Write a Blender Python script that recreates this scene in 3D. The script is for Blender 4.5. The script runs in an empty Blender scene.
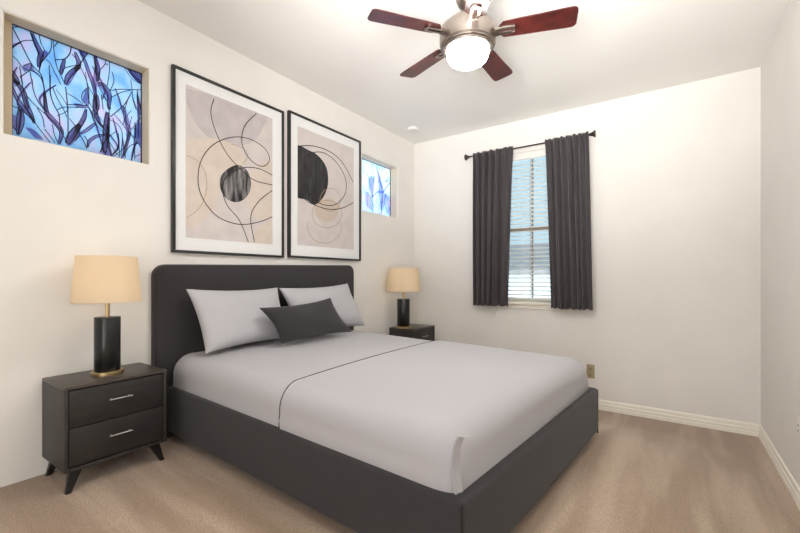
import bpy, bmesh, math, random
from mathutils import Vector, Matrix
C = bpy.context.scene.collection
scn = bpy.context.scene
rnd = random.Random(7)

# ------------------------------------------------------------ camera, world, lights, exposure
cam_d = bpy.data.cameras.new('camera'); cam = bpy.data.objects.new('camera', cam_d); C.objects.link(cam)
cam.location = (2.718, 0, 1.3)
cam.rotation_euler = (math.pi/2, 0, math.radians(34.287))
cam_d.sensor_width = 36; cam_d.lens = 396/800*36
cam_d.shift_y = (277-266.5)/800
cam_d.clip_start = .05; cam_d.clip_end = 200
scn.camera = cam

world = bpy.data.worlds.new('sky'); scn.world = world; world.use_nodes = True
wn = world.node_tree; wn.nodes.clear()
wo = wn.nodes.new('ShaderNodeOutputWorld'); wb = wn.nodes.new('ShaderNodeBackground')
wt = wn.nodes.new('ShaderNodeTexCoord'); ws = wn.nodes.new('ShaderNodeSeparateXYZ')
wr = wn.nodes.new('ShaderNodeValToRGB'); wm = wn.nodes.new('ShaderNodeMath')
wm.operation = 'MULTIPLY_ADD'; wm.inputs[1].default_value = .5; wm.inputs[2].default_value = .5
wn.links.new(wt.outputs['Generated'], ws.inputs[0]); wn.links.new(ws.outputs['Y'], wm.inputs[0])
wg = wn.nodes.new('ShaderNodeMapRange'); wg.inputs['From Min'].default_value = -.25; wg.inputs['From Max'].default_value = .05
wg.inputs['To Min'].default_value = (1.8); wg.inputs['To Max'].default_value = 1                # boost added below the horizon to brighten the ceiling
wx = wn.nodes.new('ShaderNodeVectorMath'); wx.operation = 'SCALE'
wn.links.new(ws.outputs['Z'], wg.inputs['Value']); wn.links.new(wg.outputs[0], wx.inputs['Scale'])
wn.links.new(wm.outputs[0], wr.inputs[0]); wn.links.new(wr.outputs[0], wx.inputs[0]); wn.links.new(wx.outputs[0], wb.inputs[0]); wn.links.new(wb.outputs[0], wo.inputs[0])
e = wr.color_ramp.elements
e[0].position = .35; e[0].color = (1, .99, .975, 1)          # hazy bright side of the sky, behind the camera
e[1].position = .80; e[1].color = (.16, .215, .245, 1)         # blue side, beyond the curtained window
wb.inputs[1].default_value = (1.9)
scn.view_settings.view_transform = 'Standard'; scn.view_settings.look = 'None'
scn.view_settings.gamma = 1; scn.view_settings.use_curve_mapping = False
scn.view_settings.exposure = (1.1)

# the photographer's flash, aimed at the ceiling and bounced into the room
fl_d = bpy.data.lights.new('bounced_flash', 'AREA'); fl = bpy.data.objects.new('bounced_flash', fl_d); C.objects.link(fl)
fl_d.shape = 'DISK'; fl_d.size = .9; fl_d.energy = (16.5); fl_d.color = (1, .985, .96); fl_d.spread = math.radians(80)
fl.location = (2.5, .1, 1.7); fl.rotation_euler = (Vector((2.05, 2.0, 3.0))-fl.location).to_track_quat('-Z', 'Y').to_euler()

# ------------------------------------------------------------ helpers
def srgb(r, g, b):
    f = lambda v: (v/255/12.92) if v/255 <= .04045 else ((v/255+.055)/1.055)**2.4
    return (f(r), f(g), f(b), 1)
def mat(name, col, rough=.6, metal=0, spec=.5, sheen=0, noise=None, bump=None, emit=None, trans=0):
    m = bpy.data.materials.new(name); m.use_nodes = True
    nt = m.node_tree; b = nt.nodes['Principled BSDF']
    b.inputs['Base Color'].default_value = col; b.inputs['Roughness'].default_value = rough
    b.inputs['Metallic'].default_value = metal; b.inputs['Specular IOR Level'].default_value = spec
    if sheen: b.inputs['Sheen Weight'].default_value = sheen
    if trans: b.inputs['Transmission Weight'].default_value = trans
    if emit: b.inputs['Emission Color'].default_value = emit[0]; b.inputs['Emission Strength'].default_value = emit[1]
    geo = nt.nodes.new('ShaderNodeTexCoord')
    if noise:                                                # (scale xyz, colour 2, low, high, detail)
        mp = nt.nodes.new('ShaderNodeMapping'); mp.inputs['Scale'].default_value = noise[0]
        n = nt.nodes.new('ShaderNodeTexNoise'); n.inputs['Scale'].default_value = 1; n.inputs['Detail'].default_value = noise[4]
        r = nt.nodes.new('ShaderNodeValToRGB')
        r.color_ramp.elements[0].position = noise[2]; r.color_ramp.elements[0].color = col
        r.color_ramp.elements[1].position = noise[3]; r.color_ramp.elements[1].color = noise[1]
        nt.links.new(geo.outputs['Object'], mp.inputs[0]); nt.links.new(mp.outputs[0], n.inputs['Vector'])
        nt.links.new(n.outputs[0], r.inputs[0]); nt.links.new(r.outputs[0], b.inputs['Base Color'])
    if bump:                                                 # (scale xyz, strength, distance)
        mp = nt.nodes.new('ShaderNodeMapping'); mp.inputs['Scale'].default_value = bump[0]
        n = nt.nodes.new('ShaderNodeTexNoise'); n.inputs['Scale'].default_value = 1; n.inputs['Detail'].default_value = 3
        bp = nt.nodes.new('ShaderNodeBump'); bp.inputs['Strength'].default_value = bump[1]; bp.inputs['Distance'].default_value = bump[2]
        nt.links.new(geo.outputs['Object'], mp.inputs[0]); nt.links.new(mp.outputs[0], n.inputs['Vector'])
        nt.links.new(n.outputs[0], bp.inputs['Height']); nt.links.new(bp.outputs[0], b.inputs['Normal'])
    return m
def obj(name, bm, m, parent=None, smooth=False, ang=40):
    bmesh.ops.recalc_face_normals(bm, faces=bm.faces)
    me = bpy.data.meshes.new(name); bm.to_mesh(me); bm.free()
    for x in (m if isinstance(m, (list, tuple)) else [m]): me.materials.append(x)
    if smooth:
        for p in me.polygons: p.use_smooth = True
        me.set_sharp_from_angle(angle=math.radians(ang))
    o = bpy.data.objects.new(name, me); C.objects.link(o)
    if parent: o.parent = parent
    return o
def thing(name, label, cat, loc=(0,0,0), rotz=0, group=None):
    o = bpy.data.objects.new(name, None); C.objects.link(o); o.location = loc; o.rotation_euler = (0,0,rotz)
    o.empty_display_size = .1; o['label'] = label; o['category'] = cat
    if group: o['group'] = group
    return o
def tag(o, label, cat, group=None):
    o['label'] = label; o['category'] = cat
    if group: o['group'] = group
    return o
def struct(o): o['kind'] = 'structure'; return o
def box(bm, a, b, bev=0, seg=2, mi=0, f=None):
    """axis box from corner a to corner b, optional bevel, optional vertex map"""
    t = bmesh.new(); bmesh.ops.create_cube(t, size=1)
    for v in t.verts: v.co = Vector([(a[i]+b[i])/2 + v.co[i]*(b[i]-a[i]) for i in range(3)])
    if bev: bmesh.ops.bevel(t, geom=t.edges[:], offset=bev, segments=seg, affect='EDGES', profile=.5)
    if f:
        for v in t.verts: v.co = Vector(f(v.co))
    merge(bm, t, mi)
def merge(bm, t, mi=0):
    vm = {}
    for v in t.verts: vm[v] = bm.verts.new(v.co)
    for f in t.faces:
        try: g = bm.faces.new([vm[v] for v in f.verts]); g.material_index = mi; g.smooth = f.smooth
        except ValueError: pass
    t.free()
def lathe(bm, prof, n=48, c=(0,0,0), mi=0):
    rings = []
    for r, z in prof:
        if r < 1e-6: rings.append([bm.verts.new((c[0], c[1], c[2]+z))])
        else: rings.append([bm.verts.new((c[0]+r*math.cos(2*math.pi*i/n), c[1]+r*math.sin(2*math.pi*i/n), c[2]+z)) for i in range(n)])
    for a, b in zip(rings, rings[1:]):
        for i in range(n):
            j = (i+1) % n
            if len(a) == 1 and len(b) == 1: continue
            if len(a) == 1: f = bm.faces.new((a[0], b[i], b[j]))
            elif len(b) == 1: f = bm.faces.new((a[i], b[0], a[j]))
            else: f = bm.faces.new((a[i], b[i], b[j], a[j]))
            f.material_index = mi
def tube(bm, pts, r, n=10, cap=True, mi=0):
    pts = [Vector(p) for p in pts]; rings = []
    rs = r if isinstance(r, (list, tuple)) else [r]*len(pts)
    up = Vector((0,0,1))
    for i, p in enumerate(pts):
        d = (pts[min(i+1, len(pts)-1)] - pts[max(i-1, 0)]).normalized()
        u = d.cross(up)
        if u.length < .05: u = d.cross(Vector((0,1,0)))
        u.normalize(); w = u.cross(d)
        rings.append([bm.verts.new(p + rs[i]*(math.cos(2*math.pi*k/n)*u + math.sin(2*math.pi*k/n)*w)) for k in range(n)])
    for a, b in zip(rings, rings[1:]):
        for k in range(n): bm.faces.new((a[k], b[k], b[(k+1)%n], a[(k+1)%n])).material_index = mi
    if cap: bm.faces.new(rings[0]).material_index = mi; bm.faces.new(rings[-1][::-1]).material_index = mi
def spline(pts, n=8, closed=False):
    P = [Vector(p) for p in pts]; out = []; N = len(P)
    rng = range(N) if closed else range(N-1)
    for i in rng:
        if closed: a, b, c_, d = P[(i-1)%N], P[i], P[(i+1)%N], P[(i+2)%N]
        else: a, b, c_, d = P[max(i-1,0)], P[i], P[i+1], P[min(i+2,N-1)]
        for k in range(n):
            t = k/n
            out.append(.5*((2*b) + (-a+c_)*t + (2*a-5*b+4*c_-d)*t*t + (-a+3*b-3*c_+d)*t**3))
    if not closed: out.append(P[-1])
    return out
def ribbon(bm, pts, w, x, mi=0, clip=None, taper=False):
    """flat ribbon in a plane of constant x through (y, z) points"""
    s = spline(pts, 6); L = []; Rr = []
    for i, p in enumerate(s):
        d = (s[min(i+1, len(s)-1)] - s[max(i-1, 0)])
        if d.length < 1e-6: continue
        d.normalize(); n = Vector((-d.y, d.x)); ww = w*(.45 + .55*math.sin(math.pi*i/(len(s)-1))) if taper else w
        q = []
        for sgn in (1, -1):
            v = p + n*ww/2*sgn
            if clip: v = Vector((min(max(v.x, clip[0]), clip[1]), min(max(v.y, clip[2]), clip[3])))
            q.append(bm.verts.new((x, v.x, v.y)))
        L.append(q[0]); Rr.append(q[1])
    for i in range(len(L)-1):
        f = bm.faces.new((L[i], Rr[i], Rr[i+1], L[i+1])); f.material_index = mi
def blob(bm, pts, x, mi=0, clip=None, n=5):
    """filled flat shape in a plane of constant x"""
    s = spline(pts, n, True) if n > 1 else [Vector(p) for p in pts]
    vs = []
    for v in s:
        if clip: v = Vector((min(max(v.x, clip[0]), clip[1]), min(max(v.y, clip[2]), clip[3])))
        if not vs or (vs[-1].co - Vector((x, v.x, v.y))).length > 1e-4: vs.append(bm.verts.new((x, v.x, v.y)))
    f = bm.faces.new(vs); f.material_index = mi
    bmesh.ops.triangulate(bm, faces=[f])
def smooth01(t): t = min(max(t, 0), 1); return t*t*(3-2*t)

W, YB, ZT, YF = 3.328, 4.316, 3.01, -2.2
def floor_z(x, y):
    """the carpet: a little higher along the bed wall, easing down to the right and back walls"""
    if x < 2.3: p = .265 - .02*x
    else:
        t = min((x-2.3)/1.016, 1.2); 
        p = .219*(2*t**3-3*t*t+1) + .219*(-.35)*(t**3-2*t*t+t) + .219*(-.9)*(t**3-t*t) if t <= 1 else 0
    g = smooth01((y-2.95)/1.15); u = .22 + .78*smooth01((x-.5)/1.2)
    return p*(1-g*u)

# ------------------------------------------------------------ materials
M_wall = mat('painted_plaster', srgb(239,236,231), .85, spec=.2, noise=((3,3,3), srgb(237,234,229), .4, .6, 2), bump=((60,60,60), .08, .002))
M_ceil = mat('ceiling_paint', srgb(243,241,237), .9, spec=.2, bump=((50,50,50), .1, .002))
M_trim = mat('white_trim_paint', srgb(248,243,232), .45)
M_tan = mat('cream_trim_warm_light', srgb(214,196,166), .6)  # tan of the stile, and warm light painted onto the recess lining
M_white = mat('white_plastic', srgb(238,236,232), .4)
M_black = mat('black_frame', srgb(34,33,33), .35)
M_lead = mat('dark_leading', srgb(24,22,62), .5)
M_mauve = mat('violet_glass', srgb(120,100,185), .3)
M_matb = mat('mat_board', srgb(238,238,238), .8)
M_char = mat('charcoal_upholstery', srgb(47,44,46), .9, sheen=.12, noise=((220,220,220), srgb(54,51,53), .3, .7, 2), bump=((400,400,400), .25, .001))
M_seam = mat('upholstery_piping', srgb(26,24,25), .8)
M_sheet = mat('pale_grey_cotton', srgb(178,176,180), .9, sheen=.15, bump=((500,500,500), .1, .0006))
M_pill = mat('pale_grey_pillowcase', srgb(184,183,187), .9, sheen=.15, bump=((11,11,11), .35, .014))
M_dpil = mat('dark_cushion_linen', srgb(44,42,44), .9, sheen=.2, bump=((260,260,260), .25, .001))
M_curt = mat('curtain_cloth', srgb(58,52,55), .7, sheen=.25, bump=((500,500,120), .2, .0008))
M_rod = mat('dark_bronze', srgb(52,44,42), .4, metal=.6)
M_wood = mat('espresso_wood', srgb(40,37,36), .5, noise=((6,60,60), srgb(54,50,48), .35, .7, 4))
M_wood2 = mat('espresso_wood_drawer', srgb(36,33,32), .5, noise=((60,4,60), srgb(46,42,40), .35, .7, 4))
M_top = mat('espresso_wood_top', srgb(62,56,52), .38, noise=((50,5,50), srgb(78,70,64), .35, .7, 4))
M_leg = mat('black_wood', srgb(26,24,23), .45)
M_steel = mat('brushed_nickel', srgb(205,200,196), .28, metal=1)
M_brass = mat('brushed_brass', srgb(196,172,130), .34, metal=1)
M_lampblk = mat('black_lamp_column', srgb(17,19,20), .28)
M_nick = mat('satin_nickel', srgb(160,150,142), .32, metal=1)
M_cherry = mat('cherry_wood', srgb(52,17,16), .33, noise=((14,14,14), srgb(84,28,24), .35, .7, 4))
M_socket = mat('beige_plate', srgb(176,158,128), .4)
M_dark = mat('socket_dark', srgb(40,34,30), .5)
M_blind = mat('white_blind', srgb(236,234,228), .5)
M_muntin = mat('weathered_sash', srgb(150,135,125), .5)
M_line = mat('ink_line', srgb(22,20,20), .7)
M_tanl = mat('tan_ink_line', srgb(176,146,116), .7)
M_siding = mat('blue_grey_siding', srgb(150,166,172), .8)
M_roof = mat('slate_roof', srgb(84,92,98), .8, noise=((3,3,3), srgb(98,104,110), .4, .6, 3))

def mat_carpet():
    m = mat('beige_carpet', srgb(176,146,122), .95, spec=.1, sheen=.3); nt = m.node_tree; b = nt.nodes['Principled BSDF']
    tc = nt.nodes.new('ShaderNodeTexCoord')
    def nz(scale, rot, detail, dist=0):
        mp = nt.nodes.new('ShaderNodeMapping'); mp.inputs['Scale'].default_value = scale; mp.inputs['Rotation'].default_value = (0,0,rot)
        n = nt.nodes.new('ShaderNodeTexNoise'); n.inputs['Scale'].default_value = 1; n.inputs['Detail'].default_value = detail; n.inputs['Distortion'].default_value = dist
        nt.links.new(tc.outputs['Object'], mp.inputs[0]); nt.links.new(mp.outputs[0], n.inputs['Vector']); return n
    def ramp(n, p0, c0, p1, c1):
        r = nt.nodes.new('ShaderNodeValToRGB'); r.color_ramp.elements[0].position = p0; r.color_ramp.elements[0].color = c0
        r.color_ramp.elements[1].position = p1; r.color_ramp.elements[1].color = c1; nt.links.new(n.outputs[0], r.inputs[0]); return r
    a = ramp(nz((6.5, .8, 1), .12, 2.5, .18), .44, srgb(168,145,124), .66, srgb(194,173,152))     # nap brushed by the vacuum
    a2 = ramp(nz((.8, 8.5, 1), .30, 2.5, .15), .42, srgb(162,138,117), .68, srgb(190,168,147))
    sp = nt.nodes.new('ShaderNodeSeparateXYZ'); nt.links.new(tc.outputs['Object'], sp.inputs[0])
    mr = nt.nodes.new('ShaderNodeMapRange'); mr.inputs['From Min'].default_value = 1.5; mr.inputs['From Max'].default_value = 2.0
    nt.links.new(sp.outputs['X'], mr.inputs['Value'])
    mz = nt.nodes.new('ShaderNodeMixRGB'); nt.links.new(mr.outputs[0], mz.inputs[0]); nt.links.new(a2.outputs[0], mz.inputs[1]); nt.links.new(a.outputs[0], mz.inputs[2]); a = mz
    f = ramp(nz((150, 150, 150), 0, 4), .3, (.72,.72,.72,1), .7, (1.14,1.14,1.14,1))          # tufts
    mx = nt.nodes.new('ShaderNodeMixRGB'); mx.blend_type = 'MULTIPLY'; mx.inputs[0].default_value = 1
    nt.links.new(a.outputs[0], mx.inputs[1]); nt.links.new(f.outputs[0], mx.inputs[2]); nt.links.new(mx.outputs[0], b.inputs['Base Color'])
    bp = nt.nodes.new('ShaderNodeBump'); bp.inputs['Strength'].default_value = .5; bp.inputs['Distance'].default_value = .006
    nt.links.new(nz((220,220,220), 0, 2).outputs[0], bp.inputs['Height']); nt.links.new(bp.outputs[0], b.inputs['Normal'])
    return m
def mat_glow(name, col, strength, trans=.0):
    m = bpy.data.materials.new(name); m.use_nodes = True; nt = m.node_tree; nt.nodes.clear()
    o = nt.nodes.new('ShaderNodeOutputMaterial'); em = nt.nodes.new('ShaderNodeEmission')
    em.inputs[0].default_value = col; em.inputs[1].default_value = strength; nt.links.new(em.outputs[0], o.inputs[0]); return m
def mat_shade():
    m = bpy.data.materials.new('linen_lampshade'); m.use_nodes = True; nt = m.node_tree; nt.nodes.clear()
    o = nt.nodes.new('ShaderNodeOutputMaterial'); d = nt.nodes.new('ShaderNodeBsdfDiffuse'); t = nt.nodes.new('ShaderNodeBsdfTranslucent')
    mx = nt.nodes.new('ShaderNodeMixShader'); d.inputs[0].default_value = srgb(240,225,200); t.inputs[0].default_value = srgb(250,238,218)
    mx.inputs[0].default_value = .5
    nt.links.new(d.outputs[0], mx.inputs[1]); nt.links.new(t.outputs[0], mx.inputs[2]); nt.links.new(mx.outputs[0], o.inputs[0]); return m
def mat_stained(name, c0, c1, c2, dens=(.62)):
    c0, c1, c2 = [tuple(v*dens for v in c[:3])+(1,) for c in (c0, c1, c2)]
    m = bpy.data.materials.new(name); m.use_nodes = True; nt = m.node_tree; nt.nodes.clear()
    o = nt.nodes.new('ShaderNodeOutputMaterial'); t = nt.nodes.new('ShaderNodeBsdfTranslucent'); g = nt.nodes.new('ShaderNodeBsdfGlossy')
    g.inputs['Roughness'].default_value = .2
    mx = nt.nodes.new('ShaderNodeMixShader'); mx.inputs[0].default_value = .04
    tc = nt.nodes.new('ShaderNodeTexCoord'); n = nt.nodes.new('ShaderNodeTexNoise'); n.inputs['Scale'].default_value = 9; n.inputs['Detail'].default_value = 3
    r = nt.nodes.new('ShaderNodeValToRGB'); r.color_ramp.elements[0].position = .32; r.color_ramp.elements[0].color = c0
    r.color_ramp.elements[1].position = .68; r.color_ramp.elements[1].color = c1
    q = r.color_ramp.elements.new(.5); q.color = c2
    nt.links.new(tc.outputs['Object'], n.inputs['Vector']); nt.links.new(n.outputs[0], r.inputs[0]); nt.links.new(r.outputs[0], t.inputs[0])
    nt.links.new(t.outputs[0], mx.inputs[1]); nt.links.new(g.outputs[0], mx.inputs[2]); nt.links.new(mx.outputs[0], o.inputs[0]); return m
def mat_pane():
    m = bpy.data.materials.new('clear_glass'); m.use_nodes = True; nt = m.node_tree; nt.nodes.clear()
    o = nt.nodes.new('ShaderNodeOutputMaterial'); t = nt.nodes.new('ShaderNodeBsdfTransparent'); g = nt.nodes.new('ShaderNodeBsdfGlossy')
    g.inputs['Roughness'].default_value = .03; t.inputs[0].default_value = (.93,.96,.97,1)
    mx = nt.nodes.new('ShaderNodeMixShader'); mx.inputs[0].default_value = .05
    nt.links.new(t.outputs[0], mx.inputs[1]); nt.links.new(g.outputs[0], mx.inputs[2]); nt.links.new(mx.outputs[0], o.inputs[0]); return m
M_carpet = mat_carpet(); M_shade = mat_shade(); M_pane = mat_pane()
M_stain = mat_stained('blue_stained_glass', srgb(160,205,242), srgb(222,215,240), srgb(198,226,246))
M_stain2 = mat_stained('pale_stained_glass', srgb(195,224,248), srgb(226,222,246), srgb(212,236,250), (.62)*1.35)
M_violet = mat_stained('violet_stained_glass', srgb(165,145,215), srgb(200,185,235), srgb(180,165,228))
M_violet2 = mat_stained('lilac_stained_glass', srgb(185,175,245), srgb(215,208,250), srgb(195,195,250), (.62)*1.5)
M_dome = mat_glow('lit_opal_glass', (1, .97, .93, 1), (38))
M_bulb = mat_glow('warm_bulb', (1, .89, .72, 1), (4.4))

# ------------------------------------------------------------ traced curves, (y, z) metres on the left wall
GLASS_LINES= [(5, [(0.563, 2.607), (0.599, 2.532), (0.64, 2.444), (0.68, 2.401), (0.69, 2.351)]), (5, [(0.68, 2.385), (0.693, 2.333), (0.697, 2.212)]), (4, [(0.568, 2.6), (0.599, 2.618), (0.635, 2.62)]), (4, [(0.561, 2.482), (0.588, 2.527), (0.614, 2.554), (0.648, 2.571)]), (5, [(0.635, 2.62), (0.648, 2.571), (0.673, 2.508)]), (9, [(0.643, 2.61), (0.659, 2.562), (0.679, 2.514), (0.673, 2.473), (0.671, 2.436)]), (4, [(0.67, 2.624), (0.68, 2.572), (0.693, 2.539), (0.68, 2.49), (0.675, 2.452)]), (4, [(0.722, 2.622), (0.722, 2.56), (0.7, 2.506), (0.68, 2.461), (0.673, 2.416)]), (4, [(0.73, 2.622), (0.736, 2.545), (0.747, 2.477), (0.768, 2.426), (0.785, 2.389)]), (4, [(0.759, 2.629), (0.736, 2.581)]), (5, [(0.811, 2.625), (0.806, 2.577), (0.782, 2.533), (0.742, 2.511)]), (7, [(0.782, 2.533), (0.771, 2.479), (0.765, 2.44)]), (4, [(0.815, 2.578), (0.836, 2.554), (0.852, 2.526)]), (4, [(0.852, 2.53), (0.809, 2.504), (0.779, 2.476), (0.771, 2.442)]), (9, [(0.852, 2.526), (0.827, 2.489), (0.797, 2.439), (0.786, 2.39)]), (4, [(0.7, 2.495), (0.719, 2.479), (0.736, 2.442), (0.765, 2.381)]), (4, [(0.561, 2.456), (0.583, 2.439), (0.606, 2.408), (0.635, 2.406), (0.638, 2.442), (0.609, 2.419)]), (5, [(0.635, 2.406), (0.661, 2.403), (0.686, 2.378)]), (4, [(0.635, 2.406), (0.594, 2.35)]), (4, [(0.594, 2.409), (0.601, 2.357), (0.606, 2.317)]), (4, [(0.635, 2.399), (0.645, 2.333)]), (4, [(0.714, 2.469), (0.716, 2.419), (0.719, 2.363)]), (10, [(0.561, 2.374), (0.576, 2.339), (0.591, 2.311)]), (4, [(0.561, 2.493), (0.599, 2.536)]), (8, [(0.563, 2.35), (0.588, 2.312), (0.609, 2.279), (0.619, 2.227), (0.64, 2.171), (0.653, 2.126)]), (7, [(0.562, 2.298), (0.581, 2.244), (0.604, 2.204), (0.635, 2.162), (0.648, 2.142)]), (4, [(0.599, 2.365), (0.606, 2.306), (0.619, 2.241), (0.63, 2.203)]), (4, [(0.643, 2.362), (0.648, 2.308), (0.664, 2.258), (0.694, 2.211)]), (4, [(0.619, 2.269), (0.648, 2.234), (0.7, 2.191), (0.745, 2.155), (0.768, 2.111), (0.797, 2.06)]), (5, [(0.719, 2.416), (0.719, 2.321), (0.733, 2.261), (0.756, 2.211), (0.762, 2.146), (0.771, 2.112)]), (9, [(0.694, 2.312), (0.702, 2.214), (0.719, 2.184), (0.756, 2.141), (0.768, 2.104), (0.756, 2.045)]), (4, [(0.562, 2.193), (0.594, 2.183), (0.622, 2.165), (0.648, 2.142), (0.678, 2.098), (0.719, 2.042)]), (7, [(0.598, 2.198), (0.591, 2.134), (0.586, 2.05)]), (7, [(0.601, 2.186), (0.604, 2.124), (0.591, 2.051)]), (4, [(0.664, 2.215), (0.686, 2.172), (0.694, 2.118)]), (4, [(0.728, 2.354), (0.75, 2.297), (0.779, 2.241), (0.791, 2.208)]), (5, [(0.786, 2.377), (0.794, 2.283), (0.797, 2.202), (0.797, 2.09)]), (4, [(0.75, 2.234), (0.774, 2.257), (0.803, 2.268), (0.852, 2.285)]), (4, [(0.797, 2.281), (0.852, 2.3)]), (4, [(0.794, 2.343), (0.821, 2.334), (0.852, 2.319)]), (4, [(0.803, 2.204), (0.827, 2.174), (0.852, 2.136)]), (13, [(0.852, 2.186), (0.827, 2.137), (0.803, 2.084), (0.794, 2.056)]), (4, [(0.562, 2.097), (0.583, 2.063)]), (4, [(0.728, 2.146), (0.736, 2.094), (0.75, 2.055)]), (4, [(0.694, 2.111), (0.716, 2.081), (0.739, 2.048)]), (8, [(0.829, 2.595), (0.847, 2.532), (0.829, 2.486)]), (5, [(0.891, 2.617), (0.866, 2.567), (0.841, 2.506)]), (7, [(0.841, 2.628), (0.872, 2.573), (0.891, 2.516), (0.917, 2.442), (0.927, 2.383), (0.933, 2.299)]), (4, [(0.854, 2.519), (0.879, 2.465), (0.894, 2.402), (0.894, 2.317)]), (9, [(0.923, 2.624), (0.933, 2.574), (0.94, 2.537), (0.938, 2.466)]), (4, [(0.98, 2.618), (0.973, 2.584), (0.946, 2.532), (0.94, 2.474)]), (4, [(0.973, 2.588), (0.993, 2.597)]), (4, [(0.998, 2.619), (0.998, 2.555), (0.987, 2.462)]), (4, [(1.011, 2.56), (1.022, 2.516), (1.014, 2.473), (0.998, 2.434)]), (9, [(0.94, 2.451), (0.96, 2.463), (0.983, 2.444), (0.998, 2.41), (0.995, 2.345), (1.0, 2.323)]), (4, [(0.94, 2.447), (0.966, 2.406), (0.99, 2.359), (1.0, 2.323)]), (4, [(1.004, 2.44), (1.053, 2.468), (1.118, 2.491), (1.171, 2.511)]), (4, [(1.118, 2.489), (1.06, 2.45), (1.004, 2.396)]), (4, [(1.074, 2.62), (1.107, 2.576), (1.126, 2.559), (1.163, 2.549)]), (7, [(1.096, 2.617), (1.133, 2.579), (1.171, 2.552)]), (4, [(1.133, 2.617), (1.156, 2.58), (1.171, 2.556)]), (4, [(1.114, 2.554), (1.122, 2.491), (1.126, 2.433), (1.144, 2.373)]), (5, [(1.152, 2.502), (1.156, 2.445), (1.171, 2.382)]), (4, [(1.122, 2.482), (1.096, 2.414), (1.081, 2.351)]), (4, [(0.885, 2.41), (0.863, 2.367), (0.863, 2.328), (0.888, 2.307)]), (5, [(0.829, 2.293), (0.888, 2.307)]), (4, [(0.829, 2.331), (0.866, 2.31)]), (4, [(0.956, 2.402), (0.966, 2.311)]), (7, [(0.936, 2.387), (0.94, 2.302)]), (4, [(0.829, 2.275), (0.888, 2.296), (0.91, 2.277), (0.933, 2.238), (0.966, 2.205)]), (8, [(0.882, 2.286), (0.869, 2.224), (0.841, 2.158), (0.829, 2.143)]), (8, [(0.923, 2.383), (0.927, 2.29), (0.943, 2.233), (0.966, 2.201)]), (4, [(0.963, 2.398), (0.993, 2.353), (0.998, 2.275)]), (6, [(0.93, 2.221), (0.891, 2.17), (0.854, 2.131)]), (13, [(0.987, 2.303), (0.983, 2.214), (0.978, 2.125), (0.973, 2.052)]), (6, [(0.998, 2.275), (0.99, 2.2), (0.99, 2.128), (1.007, 2.053)]), (5, [(1.111, 2.454), (1.074, 2.374), (1.004, 2.281)]), (4, [(1.074, 2.374), (1.074, 2.317), (1.089, 2.255), (1.111, 2.212), (1.156, 2.154)]), (5, [(1.081, 2.369), (1.089, 2.28), (1.118, 2.231)]), (4, [(1.122, 2.458), (1.141, 2.398), (1.163, 2.347), (1.16, 2.303), (1.118, 2.24)]), (6, [(1.152, 2.47), (1.163, 2.406), (1.171, 2.349)]), (4, [(1.004, 2.261), (1.039, 2.248), (1.063, 2.215), (1.067, 2.158), (1.06, 2.058)]), (4, [(1.025, 2.3), (1.067, 2.257), (1.111, 2.204)]), (4, [(1.032, 2.221), (1.046, 2.144), (1.053, 2.056)]), (6, [(1.114, 2.222), (1.092, 2.141), (1.074, 2.062)]), (4, [(1.133, 2.253), (1.144, 2.189), (1.171, 2.137)]), (4, [(1.152, 2.157), (1.111, 2.133), (1.085, 2.081), (1.085, 2.048)]), (4, [(1.137, 2.145), (1.137, 2.052)]), (4, [(1.171, 2.095), (1.137, 2.069)]), (4, [(0.99, 2.136), (1.025, 2.081), (1.046, 2.05)]), (6, [(0.975, 2.16), (0.933, 2.14), (0.898, 2.102), (0.888, 2.061)]), (5, [(0.976, 2.124), (0.96, 2.08), (0.95, 2.046)]), (5, [(0.847, 2.133), (0.869, 2.094), (0.885, 2.052)]), (5, [(0.872, 2.125), (0.888, 2.099), (0.888, 2.061)]), (5, [(0.829, 2.083), (0.854, 2.124)])]
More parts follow.
